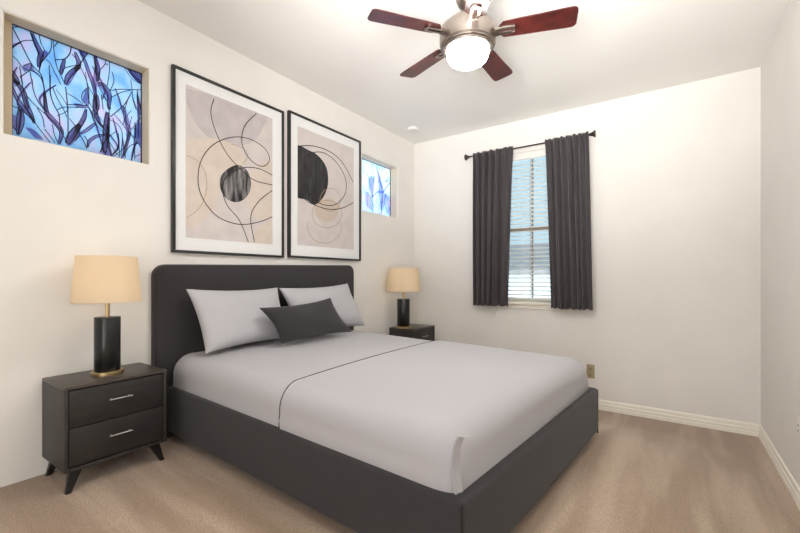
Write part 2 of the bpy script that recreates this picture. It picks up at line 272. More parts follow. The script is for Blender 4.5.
GLASS_LEAVES= [[(0.619, 2.094), (0.645, 2.096), (0.672, 2.075), (0.689, 2.051), (0.661, 2.047), (0.643, 2.063)], [(0.563, 2.145), (0.562, 2.094), (0.583, 2.063), (0.588, 2.133)], [(0.594, 2.19), (0.604, 2.124), (0.591, 2.051), (0.586, 2.05), (0.591, 2.134)], [(0.643, 2.61), (0.667, 2.548), (0.68, 2.519), (0.694, 2.543), (0.711, 2.526), (0.68, 2.461), (0.672, 2.422), (0.67, 2.457), (0.673, 2.508), (0.653, 2.556)], [(0.606, 2.415), (0.638, 2.441), (0.661, 2.403), (0.686, 2.385), (0.635, 2.406), (0.614, 2.387)], [(0.782, 2.529), (0.774, 2.473), (0.765, 2.433), (0.759, 2.452), (0.771, 2.494)], [(0.852, 2.526), (0.809, 2.466), (0.791, 2.414), (0.788, 2.39), (0.803, 2.396), (0.833, 2.469)], [(0.561, 2.374), (0.591, 2.311), (0.561, 2.299)], [(0.561, 2.507), (0.596, 2.538), (0.561, 2.482)], [(0.847, 2.627), (0.888, 2.623), (0.872, 2.577)], [(0.92, 2.623), (0.94, 2.577), (0.938, 2.458), (0.93, 2.384), (0.91, 2.47), (0.936, 2.536), (0.927, 2.579)], [(0.94, 2.451), (0.963, 2.464), (0.993, 2.424), (0.998, 2.362), (0.973, 2.417)], [(1.096, 2.621), (1.171, 2.612), (1.171, 2.548), (1.126, 2.576)], [(0.885, 2.41), (0.898, 2.357), (0.894, 2.309), (0.866, 2.329), (0.875, 2.379)], [(0.829, 2.301), (0.888, 2.307), (0.866, 2.283), (0.829, 2.286)], [(0.852, 2.186), (0.797, 2.083), (0.791, 2.051), (0.815, 2.058), (0.852, 2.129)], [(0.866, 2.223), (0.882, 2.282), (0.885, 2.229), (0.854, 2.158), (0.829, 2.09), (0.829, 2.143)], [(0.917, 2.38), (0.94, 2.389), (0.93, 2.307), (0.966, 2.201), (0.936, 2.231), (0.92, 2.288)], [(0.983, 2.302), (1.0, 2.276), (0.987, 2.167), (1.011, 2.054), (0.956, 2.047), (0.98, 2.133), (0.973, 2.211)], [(0.563, 2.35), (0.594, 2.314), (0.614, 2.267), (0.635, 2.17), (0.604, 2.204), (0.619, 2.227), (0.588, 2.292)], [(0.691, 2.332), (0.705, 2.28), (0.711, 2.202), (0.756, 2.141), (0.739, 2.146), (0.7, 2.191)], [(1.081, 2.369), (1.118, 2.231), (1.096, 2.142), (1.081, 2.055), (1.067, 2.06), (1.096, 2.175), (1.074, 2.292)], [(1.141, 2.263), (1.171, 2.299), (1.171, 2.146), (1.148, 2.19)]]
GLASS_LINES_FAR= [(5, [(3.459, 2.477), (3.53, 2.41), (3.578, 2.261), (3.602, 2.054)]), (5, [(3.554, 2.602), (3.615, 2.465), (3.578, 2.307), (3.578, 2.216)]), (4, [(3.459, 2.27), (3.554, 2.197), (3.602, 2.099)]), (6, [(3.652, 2.595), (3.702, 2.484), (3.766, 2.341), (3.766, 2.185), (3.753, 2.043)]), (6, [(3.945, 2.47), (3.845, 2.371), (3.779, 2.312), (3.677, 2.294), (3.59, 2.218)]), (4, [(3.753, 2.588), (3.792, 2.471), (3.779, 2.359)]), (4, [(3.639, 2.402), (3.727, 2.411), (3.766, 2.357)]), (4, [(3.792, 2.315), (3.885, 2.236), (3.912, 2.08)]), (4, [(3.858, 2.31), (3.818, 2.193), (3.858, 2.073)]), (4, [(3.954, 2.182), (3.885, 2.092)]), (4, [(3.845, 2.45), (3.885, 2.474), (3.858, 2.548), (3.818, 2.618)]), (4, [(3.627, 2.468), (3.566, 2.365), (3.506, 2.249), (3.483, 2.052)]), (4, [(3.494, 2.603), (3.518, 2.519), (3.578, 2.412)]), (4, [(3.702, 2.283), (3.652, 2.167), (3.652, 2.045)]), (4, [(3.94, 2.325), (3.885, 2.283), (3.94, 2.212)])]
GLASS_LEAVES_FAR= [[(3.506, 2.413), (3.627, 2.453), (3.615, 2.268), (3.566, 2.214)], [(3.689, 2.496), (3.74, 2.492), (3.792, 2.362), (3.832, 2.195), (3.766, 2.076), (3.727, 2.179)], [(3.818, 2.303), (3.954, 2.247), (3.954, 2.069), (3.858, 2.089)], [(3.459, 2.27), (3.578, 2.201), (3.578, 2.081), (3.471, 2.11)], [(3.818, 2.461), (3.885, 2.482), (3.872, 2.44), (3.832, 2.432)]]
ART1_LINES= [[(1.592, 2.576), (1.568, 2.47), (1.604, 2.346), (1.691, 2.208), (1.822, 2.108), (1.935, 2.058), (2.096, 2.056)], [(1.944, 2.592), (1.836, 2.453), (1.817, 2.313), (1.892, 2.21), (2.0, 2.186), (2.067, 2.253), (2.024, 2.333), (1.892, 2.371), (1.742, 2.345), (1.592, 2.251), (1.499, 2.114), (1.476, 1.955), (1.521, 1.83), (1.628, 1.732), (1.795, 1.699), (1.964, 1.736), (2.096, 1.795)], [(2.096, 2.135), (1.964, 2.16), (1.822, 2.133), (1.691, 2.044), (1.658, 1.944), (1.691, 1.833), (1.795, 1.728), (1.872, 1.57)], [(2.096, 2.012), (1.964, 1.9), (1.892, 1.765), (1.926, 1.574)]]
ART1_TAN= [[(1.393, 2.121), (1.476, 2.098), (1.533, 2.011), (1.533, 1.899), (1.487, 1.78), (1.393, 1.696)], [(1.822, 2.164), (1.864, 2.228), (1.836, 2.282), (1.729, 2.289)]]
ART1_STONE= [(1.691, 2.091), (1.782, 2.147), (1.864, 2.117), (1.895, 2.025), (1.864, 1.928), (1.782, 1.866), (1.691, 1.875), (1.641, 1.941), (1.641, 2.022)]
ART1_MAUVE= [(1.393, 2.571), (2.009, 2.615), (2.0, 2.492), (1.935, 2.384), (1.822, 2.308), (1.691, 2.271), (1.556, 2.286), (1.454, 2.365), (1.41, 2.459)]
ART1_BEIGE= [(1.393, 2.185), (1.476, 2.252), (1.641, 2.299), (1.795, 2.271), (1.836, 2.172), (1.769, 2.084), (1.665, 1.992), (1.592, 1.795), (1.499, 1.693), (1.393, 1.659)]
ART1_BEIGE2= [(2.096, 2.234), (1.906, 2.127), (1.85, 1.931), (1.935, 1.77), (2.096, 1.816)] ;ART1_BEIGE3= [(2.096, 1.764), (1.964, 1.698), (1.921, 1.618), (1.935, 1.567), (2.096, 1.568)]
ART2_LINES= [[(2.367, 2.448), (2.538, 2.497), (2.758, 2.503), (2.938, 2.437), (3.097, 2.279)], [(2.436, 2.355), (2.521, 2.428), (2.682, 2.47), (2.857, 2.417), (2.98, 2.29), (2.98, 2.147), (2.877, 2.031), (2.758, 1.985), (2.609, 1.989), (2.521, 2.04), (2.453, 2.156), (2.436, 2.304)], [(2.367, 2.034), (2.504, 1.973), (2.72, 1.947), (2.918, 1.981), (3.097, 2.065)]]
ART2_TAN= [[(2.909, 2.064), (2.902, 2.028), (2.881, 1.993), (2.849, 1.964), (2.809, 1.943), (2.766, 1.931), (2.723, 1.931), (2.686, 1.941), (2.656, 1.96), (2.637, 1.987), (2.631, 2.019), (2.637, 2.053), (2.656, 2.086), (2.686, 2.115), (2.723, 2.137), (2.766, 2.15), (2.809, 2.153), (2.849, 2.144), (2.881, 2.125), (2.902, 2.097), (2.909, 2.064)], [(2.926, 1.925), (2.915, 1.882), (2.885, 1.841), (2.839, 1.806), (2.782, 1.781), (2.72, 1.768), (2.66, 1.768), (2.607, 1.781), (2.566, 1.804), (2.54, 1.836), (2.531, 1.873), (2.54, 1.913), (2.566, 1.952), (2.607, 1.986), (2.66, 2.012), (2.72, 2.028), (2.782, 2.031), (2.839, 2.021), (2.885, 1.999), (2.915, 1.966), (2.926, 1.925)], [(2.922, 1.842), (2.926, 1.812), (2.922, 1.781), (2.911, 1.751), (2.893, 1.722), (2.869, 1.695), (2.839, 1.671), (2.805, 1.651), (2.768, 1.636), (2.729, 1.625), (2.69, 1.62), (2.651, 1.62), (2.614, 1.625), (2.58, 1.634), (2.55, 1.648), (2.524, 1.666), (2.504, 1.687), (2.488, 1.711), (2.479, 1.736), (2.476, 1.764), (2.479, 1.792)]]
ART2_DISC= [(2.367, 2.423), (2.504, 2.444), (2.627, 2.416), (2.72, 2.331), (2.735, 2.185), (2.675, 2.053), (2.566, 1.964), (2.469, 1.993), (2.367, 2.034)]
ART2_BEIGE= [(2.885, 1.962), (2.877, 1.924), (2.852, 1.889), (2.815, 1.858), (2.77, 1.836), (2.72, 1.825), (2.671, 1.825), (2.628, 1.836), (2.595, 1.856), (2.574, 1.884), (2.566, 1.917), (2.574, 1.952), (2.595, 1.986), (2.628, 2.016), (2.671, 2.039), (2.72, 2.052), (2.77, 2.055), (2.815, 2.046), (2.852, 2.026), (2.877, 1.997), (2.885, 1.962)]

# ------------------------------------------------------------ the room
def wall_with_holes(name, axis, pos, u0, u1, z0, z1, holes, out, m, bev=.018):
    """plane wall at axis=pos with rectangular recesses; out = signed wall thickness"""
    us = sorted({u0, u1} | {h[0] for h in holes} | {h[1] for h in holes})
    zs = sorted({z0, z1} | {h[2] for h in holes} | {h[3] for h in holes})
    bm = bmesh.new(); V = {}
    def P(u, z): return (pos, u, z) if axis == 'x' else (u, pos, z)
    def gv(u, z):
        if (u, z) not in V: V[(u, z)] = bm.verts.new(P(u, z))
        return V[(u, z)]
    for a, b in zip(us, us[1:]):
        for c_, d in zip(zs, zs[1:]):
            if any(h[0] <= (a+b)/2 <= h[1] and h[2] <= (c_+d)/2 <= h[3] for h in holes): continue
            bm.faces.new((gv(a, c_), gv(b, c_), gv(b, d), gv(a, d)))
    r = bmesh.ops.extrude_face_region(bm, geom=bm.faces[:])
    off = Vector((out, 0, 0)) if axis == 'x' else Vector((0, out, 0))
    for v in [g for g in r['geom'] if isinstance(g, bmesh.types.BMVert)]: v.co += off
    bm.edges.ensure_lookup_table(); ee = []
    for ed in bm.edges:
        a, b = ed.verts
        k = 0 if axis == 'x' else 1; h_ = 1 if axis == 'x' else 0
        if abs(a.co[k]-pos) < 1e-6 and abs(b.co[k]-pos) < 1e-6:
            mu = (a.co[h_]+b.co[h_])/2; mz = (a.co.z+b.co.z)/2
            for h in holes:
                onu = (abs(mu-h[0]) < 1e-5 or abs(mu-h[1]) < 1e-5) and h[2] < mz < h[3]
                onz = (abs(mz-h[2]) < 1e-5 or abs(mz-h[3]) < 1e-5) and h[0] < mu < h[1]
                if onu or onz: ee.append(ed)
    if bev and ee: bmesh.ops.bevel(bm, geom=ee, offset=bev, segments=4, affect='EDGES', profile=.5)
    return struct(obj(name, bm, m, smooth=True, ang=60))

wall_with_holes('wall_left', 'x', 0, YF, YB+.2, -.3, ZT+.05, [(.516,1.179,2.014,2.62), (3.28,3.938,2.014,2.62)], -.22, M_wall)
wall_with_holes('wall_back', 'y', YB, -.2, W+.2, -.3, ZT+.05, [(1.04,1.90,1.03,2.66)], .2, M_wall, .008)
wall_with_holes('wall_right', 'x', W, YF, YB+.2, -.3, ZT+.05, [], .2, M_wall)
wall_with_holes('wall_front_light_block', 'y', YF, -.2, 1.95, -.3, ZT+.05, [], -.2, M_wall)  # unseen wall, cut short to shape the sky light coming in
bm = bmesh.new(); box(bm, (-.2, YF, ZT), (W+.2, YB+.2, ZT+.2)); struct(obj('ceiling', bm, M_ceil))
bm = bmesh.new(); nx, ny = 60, 96; G = []
for j in range(ny+1):
    G.append([bm.verts.new((-.01+(W+.02)*i/nx, YF+(YB+.01-YF)*j/ny, floor_z((W)*i/nx, YF+(YB+.01-YF)*j/ny))) for i in range(nx+1)])
for j in range(ny):
    for i in range(nx): bm.faces.new((G[j][i], G[j][i+1], G[j+1][i+1], G[j+1][i]))
r = bmesh.ops.extrude_face_region(bm, geom=bm.faces[:])
for v in [g for g in r['geom'] if isinstance(g, bmesh.types.BMVert)]: v.co.z = -.3
struct(obj('floor', bm, M_carpet, smooth=True, ang=35))
# baseboards, moulded profile, following the carpet
PROF = [(0,-.03), (.016,-.03), (.016,.030), (.012,.034), (.014,.040), (.014,.056), (.009,.064), (.011,.076), (.006,.094), (0,.099)]
def baseboard(name, pts, inward):
    bm = bmesh.new(); rings = []
    for (x, y), n in zip(pts, inward):
        z = floor_z(x, y); rings.append([bm.verts.new((x+n[0]*d, y+n[1]*d, z+h)) for d, h in PROF])
    for a, b in zip(rings, rings[1:]):
        for k in range(len(PROF)-1): bm.faces.new((a[k], b[k], b[k+1], a[k+1]))
    bm.faces.new(rings[0]); bm.faces.new(rings[-1][::-1])
    return struct(obj(name, bm, M_trim, smooth=True, ang=30))
xs = [.62+(W-.0-.62)*i/30 for i in range(31)]
baseboard('baseboard_back', [(x, YB) for x in xs], [(0,-1)]*31)
baseboard('baseboard_right', [(W, YB-(YB-YF)*i/30) for i in range(31)], [(-1,0)]*31)

# stained glass windows in the recesses of the left wall
def stained_window(name, y0, y1, z0, z1, lines, leaves, gl, vi, sub=.563):
    root = bpy.data.objects.new(name, None); C.objects.link(root); root.location = (-.11, (y0+y1)/2, z0); root['kind'] = 'structure'
    def loc(o): o.parent = root; o.matrix_parent_inverse = Matrix.Translation(-root.location); return o
    bm = bmesh.new(); box(bm, (-.122, y0, z0), (-.113, y1, z1)); loc(obj('glass_pane', bm, gl))
    clip = (y0+.002, y1-.002, z0+.002, z1-.002)
    bm = bmesh.new()
    for l in leaves: blob(bm, l, -.1115, 0, clip)
    for w, l in lines:
        if w >= 6: ribbon(bm, l, w*.0026, -.1113, 0, clip, True)
    tw = random.Random(int(y0*100)); twigs = []
    for k in range(24 if y0 < 1 else 9):                                      # thin twigs rising through the pattern
        a, b = tw.uniform(y0, y1), tw.uniform(z0-.05, z1-.25); s_ = tw.uniform(-.35, .35); c_ = tw.uniform(-.06, .06); L_ = tw.uniform(.14, .34)
        tl = [(a, b), (a+s_*L_*.4+c_, b+L_*.35), (a+s_*L_*.8+c_*.6, b+L_*.7), (a+s_*L_*1.3, b+L_)]
        tl = [q for q in tl if y0 < q[0] < y1 and z0-.06 < q[1] < z1]
        if len(tl) > 2: twigs.append((3.2, tl)); 
        if len(tl) > 2 and k % 2 == 0: ribbon(bm, tl, .013, -.1112, 0, clip, True)
    loc(obj('violet_leaf_glass', bm, vi))
    bm = bmesh.new()
    for w, l in lines + twigs:
        if w < 6: ribbon(bm, l, w*.00115, -.1100, 0, clip)
        else:
            s = spline(l, 5); N_ = len(s)-1
            for sg in (-1, 1):
                e_ = []
                for i, p in enumerate(s):
                    d = s[min(i+1, N_)]-s[max(i-1, 0)]
                    if d.length < 1e-6: continue
                    d.normalize(); e_.append((p.x-d.y*sg*w*.0012*(.35+.65*math.sin(math.pi*i/N_)), p.y+d.x*sg*w*.0012*(.35+.65*math.sin(math.pi*i/N_))))
                ribbon(bm, e_[::2]+[e_[-1]], w*.0004+.0018, -.1100, 0, clip)
    loc(obj('leading', bm, M_lead))
    bm = bmesh.new(); oy = .516 if y0 < 1 else y0
    box(bm, (-.110, oy, z1-.003), (-.016, y1, z1+.001)); box(bm, (-.110, y1-.003, z0), (-.016, y1+.001, z1)); box(bm, (-.110, oy-.001, z0), (-.016, oy+.003, z1))
    loc(obj('warm_light_lining', bm, M_tan))  # added lining, its cream colour stands in for warm light in the recess
    bm = bmesh.new(); t = .006
    for a, b in (((y0,z0),(y1,z0+t)), ((y0,z1-t),(y1,z1)), ((y0,z0),(y0+t*.5,z1)), ((y1-t,z0),(y1,z1))):
        box(bm, (-.124, a[0], a[1]), (-.104, b[0], b[1]))
    loc(obj('dark_edge', bm, M_lead))
    return root, loc
r1, loc1 = stained_window('window_1', .563, 1.179, 2.014, 2.62, GLASS_LINES, GLASS_LEAVES, M_stain, M_violet)
bm = bmesh.new(); box(bm, (-.125, .516, 2.014), (-.095, .563, 2.62), .004); loc1(obj('window_stile', bm, M_tan, smooth=True))
stained_window('window_2', 3.28, 3.938, 2.014, 2.62, GLASS_LINES_FAR, GLASS_LEAVES_FAR, M_stain2, M_violet2)

# curtained window in the back wall
win = bpy.data.objects.new('window_3', None); C.objects.link(win); win['kind'] = 'structure'
def wbx(name, boxes, m, bev=.003):
    bm = bmesh.new()
    for a, b in boxes: box(bm, a, b, bev)
    return obj(name, bm, m, win, True)
X0, X1, Z0, Z1, YG = 1.04, 1.90, 1.03, 2.66, YB+.10
wbx('window_frame', [((X0,YG-.02,Z0),(X0+.035,YG+.03,Z1)), ((X1-.035,YG-.02,Z0),(X1,YG+.03,Z1)), ((X0,YG-.02,Z1-.035),(X1,YG+.03,Z1)), ((X0,YG-.02,Z0),(X1,YG+.03,Z0+.04))], M_trim)
wbx('meeting_rail', [((X0,YG-.012,1.81),(X1,YG+.012,1.85))], M_muntin)
wbx('muntin', [((1.462,YG-.008,Z0+.04),(1.48,YG+.008,Z1-.035))], M_muntin)
wbx('window_sill', [((X0-.03,YB-.035,Z0-.03),(X1+.03,YG-.015,Z0+.002)), ((X0-.01,YB-.014,Z0-.075),(X1+.01,YB,Z0-.03))], M_trim, .006)
bm = bmesh.new(); box(bm, (X0+.03,YG+.002,Z0+.03), (X1-.03,YG+.006,Z1-.03)); obj('glass_pane', bm, M_pane, win)

# ------------------------------------------------------------ window blind
bl = thing('window_blind', 'white horizontal slat blind lowered behind the charcoal curtains', 'blind', ((X0+X1)/2, YB+.035, Z1))
def lp(o, root): o.parent = root; o.matrix_parent_inverse = (Matrix.Translation(root.location) @ Matrix.Rotation(root.rotation_euler.z, 4, 'Z')).inverted(); return o
bm = bmesh.new(); box(bm, (X0+.01,YB+.005,Z1-.075), (X1-.01,YB+.065,Z1-.002), .004); lp(obj('headrail', bm, M_blind, smooth=True), bl)
bm = bmesh.new(); z = Z0+.075
while z < Z1-.09:
    tl = .20 + .28*smooth01((z-1.75)/.2)
    def f(co, z=z, tl=tl):
        t = (co.y-(YB+.035)); return (co.x, YB+.035 + t*math.cos(tl), z + (co.z) + t*math.sin(tl) + .004*(1-(t/.024)**2))
    for k in range(4):
        box(bm, (X0+.012, YB+.011+.012*k, -.0012), (X1-.012, YB+.023+.012*k, .0012), f=f)
    z += .046
bmesh.ops.remove_doubles(bm, verts=bm.verts[:], dist=1e-5)
lp(obj('slats', bm, M_blind, smooth=True), bl)
for x in (1.17, 1.471, 1.77):
    bm = bmesh.new()
    for dy in (.010, .060): tube(bm, [(x, YB+dy, Z0+.05), (x, YB+dy, Z1-.07)], .0022, 6)
    lp(obj('ladder_cord', bm, M_muntin), bl)
bm = bmesh.new(); box(bm, (X0+.012,YB+.012,Z0+.022), (X1-.012,YB+.06,Z0+.045), .004); lp(obj('bottom_rail', bm, M_blind, smooth=True), bl)

# ------------------------------------------------------------ curtain rod and curtains
YR = YB-.085
rod = thing('curtain_rod', 'thin dark bronze curtain rod with flared ends above the window', 'curtain rod', (1.44, YR, 2.688))
bm = bmesh.new(); tube(bm, [(.80,YR,2.688), (2.08,YR,2.688)], .008, 14); lp(obj('pole', bm, M_rod, smooth=True), rod)
for s, x in ((-1,.80), (1,2.075)):
    bm = bmesh.new()
    tube(bm, [(x-s*.02,YR,2.688), (x,YR,2.688), (x+s*.034,YR,2.688), (x+s*.035,YR,2.688), (x+s*.046,YR,2.688)], [.009,.013,.026,.034,.034], 16)
    lp(obj('finial', bm, M_rod, smooth=True), rod)
    bm = bmesh.new(); tube(bm, [(x-s*.08,YR,2.688), (x-s*.08,YB-.004,2.688)], .006, 10); tube(bm, [(x-s*.08,YB-.006,2.688),(x-s*.08,YB,2.688)], .02, 16)
    lp(obj('bracket', bm, M_rod, smooth=True), rod)
def curtain(label, xt0, xt1, xb0, xb1, folds, flat, seed, z0=.982):
    r_ = random.Random(seed); root = thing('curtain', label, 'curtain', ((xt0+xt1)/2, YR, 2.69), 0)
    bm = bmesh.new(); nu, nv = 220, 60; Gd = []
    ph = [r_.uniform(-.35,.35) for _ in range(folds+2)]; am = [r_.uniform(.65,1.15) for _ in range(folds+2)]
    def amp(u):
        return (1 if flat is None else (1-.85*smooth01((u-flat[0])/.12)*(1-smooth01((u-flat[1])/.05)) ))
    for j in range(nv+1):
        v = j/nv; z = 2.715 - (2.715-z0)*v; row = []
        for i in range(nu+1):
            u = i/nu
            a, b = xt0+(xb0-xt0)*v**.8, xt1+(xb1-xt1)*v**.8
            k = u*folds; ki = int(k); fr = k-ki
            A = am[ki]*(1-fr)+am[ki+1]*fr; PH = ph[ki]*(1-fr)+ph[ki+1]*fr
            w = math.sin(2*math.pi*(k+PH*min(1, v*1.2+.2)))
            w = w*.85+.15*math.sin(6*math.pi*k+PH)
            d = .055*A*w*amp(u)*(.55+.45*smooth01(v*4))
            small = .006*math.sin(2*math.pi*u*folds*2.7+seed)*math.exp(-v*14)
            pinch = math.exp(-((z-2.688)/.03)**2)
            y = YR - .004 + (d+small)*(1-.55*pinch) - .012*pinch
            x = a+(b-a)*u + .010*math.cos(2*math.pi*(k+PH))*amp(u)*smooth01(v*3)*(0 if u in (0,1) else 1)
            row.append(bm.verts.new((x, y, z + (.004*math.sin(2*math.pi*u*folds*1.5) if j == 0 else 0) + (.006*w if j == nv else 0))))
        Gd.append(row)
    for j in range(nv):
        for i in range(nu): bm.faces.new((Gd[j][i], Gd[j][i+1], Gd[j+1][i+1], Gd[j+1][i]))
    o = obj('curtain_cloth', bm, M_curt, smooth=True, ang=180); lp(o, root)
    s = o.modifiers.new('thickness', 'SOLIDIFY'); s.thickness = .003; s.offset = 0
curtain('left charcoal curtain panel, the one nearer the bed and far lamp', .852, 1.322, .866, 1.262, 6, (.72,1.1), 3)
curtain('right charcoal curtain panel, the one nearer the bare stretch of wall', 1.648, 2.062, 1.712, 2.102, 7, (-.2,.14), 8)

# ------------------------------------------------------------ pictures
FX = .033
def picture(label, y0, y1, z0, z1, py0, py1, pz0, pz1, art):
    root = thing('framed_picture', label, 'picture', (0, (y0+y1)/2, z0)); t = .018
    bm = bmesh.new()
    for a, b in (((y0,z0),(y1,z0+t)), ((y0,z1-t),(y1,z1)), ((y0,z0+t),(y0+t,z1-t)), ((y1-t,z0+t),(y1,z1-t))):
        box(bm, (.002, a[0], a[1]), (FX, b[0], b[1]), .0015)
    lp(obj('frame', bm, M_black, smooth=True), root)
    bm = bmesh.new(); box(bm, (.004, y0+.01, z0+.01), (.020, y1-.01, z1-.01)); lp(obj('mat_board', bm, M_matb), root)
    bm = bmesh.new(); box(bm, (.019, py0, pz0), (.0206, py1, pz1)); clip = (py0, py1, pz0, pz1)
    art(bm, clip); lp(obj('print', bm, ART_M), root)
ART_M = [mat('print_paper', srgb(209,200,197), .8, noise=((9,9,9), srgb(217,208,205), .35, .65, 4)),
         mat('mauve_wash', srgb(192,183,184), .8, noise=((12,12,12), srgb(204,196,196), .3, .7, 4)),
         mat('beige_wash', srgb(213,199,186), .8, noise=((12,12,12), srgb(220,208,197), .3, .7, 4)),
         mat('ink_wash', srgb(34,32,34), .8, noise=((14,30,5), srgb(168,164,165), .42, .78, 6)),
         M_line, M_tanl,
         mat('ink_wash_dark', srgb(34,32,34), .8, noise=((14,22,7), srgb(72,69,71), .3, .8, 6)),
         mat('pale_sand_wash', srgb(206,192,178), .8)]
def art1(bm, c):
    blob(bm, ART1_MAUVE, .0208, 1, c); blob(bm, ART1_BEIGE, .0210, 2, c); blob(bm, ART1_BEIGE2, .0209, 2, c); blob(bm, ART1_BEIGE3, .0209, 2, c)
    for l in ART1_TAN: ribbon(bm, l, .004, .0214, 5, c)
    blob(bm, ART1_STONE, .0216, 3, c)
    for l in ART1_LINES: ribbon(bm, l, .0062, .0219, 4, c)
def art2(bm, c):
    blob(bm, ART2_BEIGE, .0208, 7, c)
    blob(bm, [(q[0]-(.06 if q[0] < 2.375 else 0), q[1]) for q in ART2_DISC], .0212, 6, c)
    for l in ART2_TAN: ribbon(bm, l, .005, .0215, 5, c)
    for l in ART2_LINES: ribbon(bm, l, .0075, .0219, 4, c)
picture('black framed abstract print with a small grey stone and looping lines', 1.303, 2.208, 1.462, 2.695, 1.393, 2.096, 1.567, 2.60, art1)
picture('black framed abstract print with a large black half disc and tan rings', 2.262, 3.212, 1.468, 2.728, 2.362, 3.108, 1.582, 2.625, art2)

# ------------------------------------------------------------ the bed
BL, BW = 2.035, 1.77
def bed_map(co):
    x = .12 + co[0] + .093*co[1]; y = 1.247 - .032*co[0] + .9957*co[1]
    return (x, y, .265 - .02*x + co[2])
bed = thing('upholstered_bed', 'charcoal upholstered bed with tall plain headboard against the picture wall', 'bed', bed_map((BL/2, BW/2, 0)))
def bpart(name, bm, m, smooth=True, ang=50, parent=bed): return lp(obj(name, bm, m, smooth=smooth, ang=ang), parent)
# headboard: rounded slab, parallel to the wall
bm = bmesh.new(); y0, y1, zb, zt = 1.185, 3.085, .262, 1.40; R0 = .075; out = []
out.append((y0, zb)); n = 10
for k in range(n+1): a = math.pi - math.pi/2*k/n; out.append((y0+R0+R0*math.cos(a), zt-R0+R0*math.sin(a)))
for k in range(n+1): a = math.pi/2 - math.pi/2*k/n; out.append((y1-R0+R0*math.cos(a), zt-R0+R0*math.sin(a)))
out.append((y1, zb))
f = bm.faces.new([bm.verts.new((.002, y, z)) for y, z in out])
r = bmesh.ops.extrude_face_region(bm, geom=[f])
for v in [g for g in r['geom'] if isinstance(g, bmesh.types.BMVert)]: v.co.x = .052
bmesh.ops.bevel(bm, geom=[e for e in bm.edges if abs(e.verts[0].co.x-e.verts[1].co.x) < 1e-6 and e.verts[0].co.x > .04], offset=.018, segments=4, affect='EDGES', profile=.5)
for v in bm.verts: v.co.z += (.020*(v.co.y-(y0+y1)/2)/(y1-y0)*2) * smooth01((v.co.z-.8)/.5)
bpart('headboard', bm, M_char)
for v0 in (0, BW-.06):
    bm = bmesh.new(); box(bm, (-.066, v0, .048), (BL-.004, v0+.06, .338), .02, 4, f=bed_map); bpart('side_rail', bm, M_char)
bm = bmesh.new(); box(bm, (BL-.055, .002, .048), (BL+.004, BW-.002, .338), .02, 4, f=bed_map); bpart('foot_rail', bm, M_char)
for v0 in (.006, BW-.006):
    bm = bmesh.new(); tube(bm, [bed_map((BL-.002, v0, h)) for h in (.035, .12, .22, .325)], .0045, 8); bpart('corner_piping', bm, M_seam)
bm = bmesh.new(); box(bm, (.0, .05, .05), (BL-.05, BW-.05, .22), 0, f=bed_map); bpart('slat_base', bm, M_char, False)
for u, v in ((.08,.08), (.08,BW-.08), (BL-.07,.07), (BL-.07,BW-.075)):
    bm = bmesh.new(); p = bed_map((u, v, 0)); fz = floor_z(p[0], p[1]); top = p[2]+.08
    tube(bm, [(p[0], p[1], top), (p[0]+.004, p[1], fz-.001)], [.026, .018], 12); bpart('leg', bm, M_leg)

def section(v0, v1, h0, h1, r, it, isd, crown=.012, n=8, nt=26):
    v0 += isd; v1 -= isd; h1 -= it; P = []
    for k in range(5): P.append((v0 - .005*math.sin(math.pi*k/4.0), h0 + (h1-r-h0)*k/5))
    for k in range(n+1): a = math.pi - math.pi/2*k/n; P.append((v0+r+r*math.cos(a), h1-r+r*math.sin(a)))
    for k in range(1, nt): t = k/nt; P.append((v0+r+(v1-v0-2*r)*t, h1 + crown*(1-(2*t-1)**2)))
    for k in range(n+1): a = math.pi/2 - math.pi/2*k/n; P.append((v1-r+r*math.cos(a), h1-r+r*math.sin(a)))
    for k in range(4, -1, -1): P.append((v1 + .005*math.sin(math.pi*k/4.0), h0 + (h1-r-h0)*k/5))
    return P
def body(bm, u0, u1, v0, v1, h0, h1, r, rt, rs, head_round, warp=None, nu=24):
    rings = []; st = []
    if head_round:
        hr = .035
        for k in range(8): a = math.pi/2*(1-k/8); st.append((u0+hr-hr*math.sin(a), hr*(1-math.cos(a)), hr*.6*(1-math.cos(a))))
    else: st.append((u0, 0, 0))
    ua, ub = (u0+.035 if head_round else u0), u1-rt
    for k in range(0 if head_round else 1, nu+1): st.append((ua+(ub-ua)*k/nu, 0, 0))
    for k in range(1, 11): a = math.pi/2*k/10; st.append((u1-rt+rt*math.sin(a), rt*(1-math.cos(a)), rs*(1-math.cos(a))))
    for u, it, isd in st:
        rings.append([])
        for v, h in section(v0, v1, h0, h1, r, it, isd):
            p = (u, v, h)
            if warp: p = warp(p)
            rings[-1].append(bm.verts.new(bed_map(p)))
    for a, b in zip(rings, rings[1:]):
        for k in range(len(a)-1): bm.faces.new((a[k], b[k], b[k+1], a[k+1]))
        bm.faces.new((a[-1], b[-1], b[0], a[0]))
    for rg in (rings[0], rings[-1]): bm.faces.new(rg)
    return rings
bm = bmesh.new(); body(bm, -.062, BL-.06, .032, BW-.055, .215, .535, .115, .10, .05, True)
bpart('mattress', bm, M_sheet, ang=70)
# duvet
US = 1.065
def warp(p):
    k = max(0, 1-(p[0]-US)/(BL-.3-US)); return (p[0]-.105*min(max(p[1],0),BW)*k, p[1], p[2])
duvet = thing('bed_cover', 'smooth light grey cover with thin dark edge over the foot of the bed', 'bed cover', bed_map((1.5, BW/2, .55)))
bm = bmesh.new(); rings = body(bm, US, BL-.035, .022, BW-.046, .322, .547, .118, .105, .045, False, warp)
edge = [v.co.copy() for v in rings[0]]
bpart('cover_cloth', bm, M_sheet, ang=70, parent=duvet)
bm = bmesh.new(); tube(bm, [p+Vector((-.001,0,0)) for p in edge], .0028, 8); bpart('dark_edge_piping', bm, M_seam, parent=duvet)
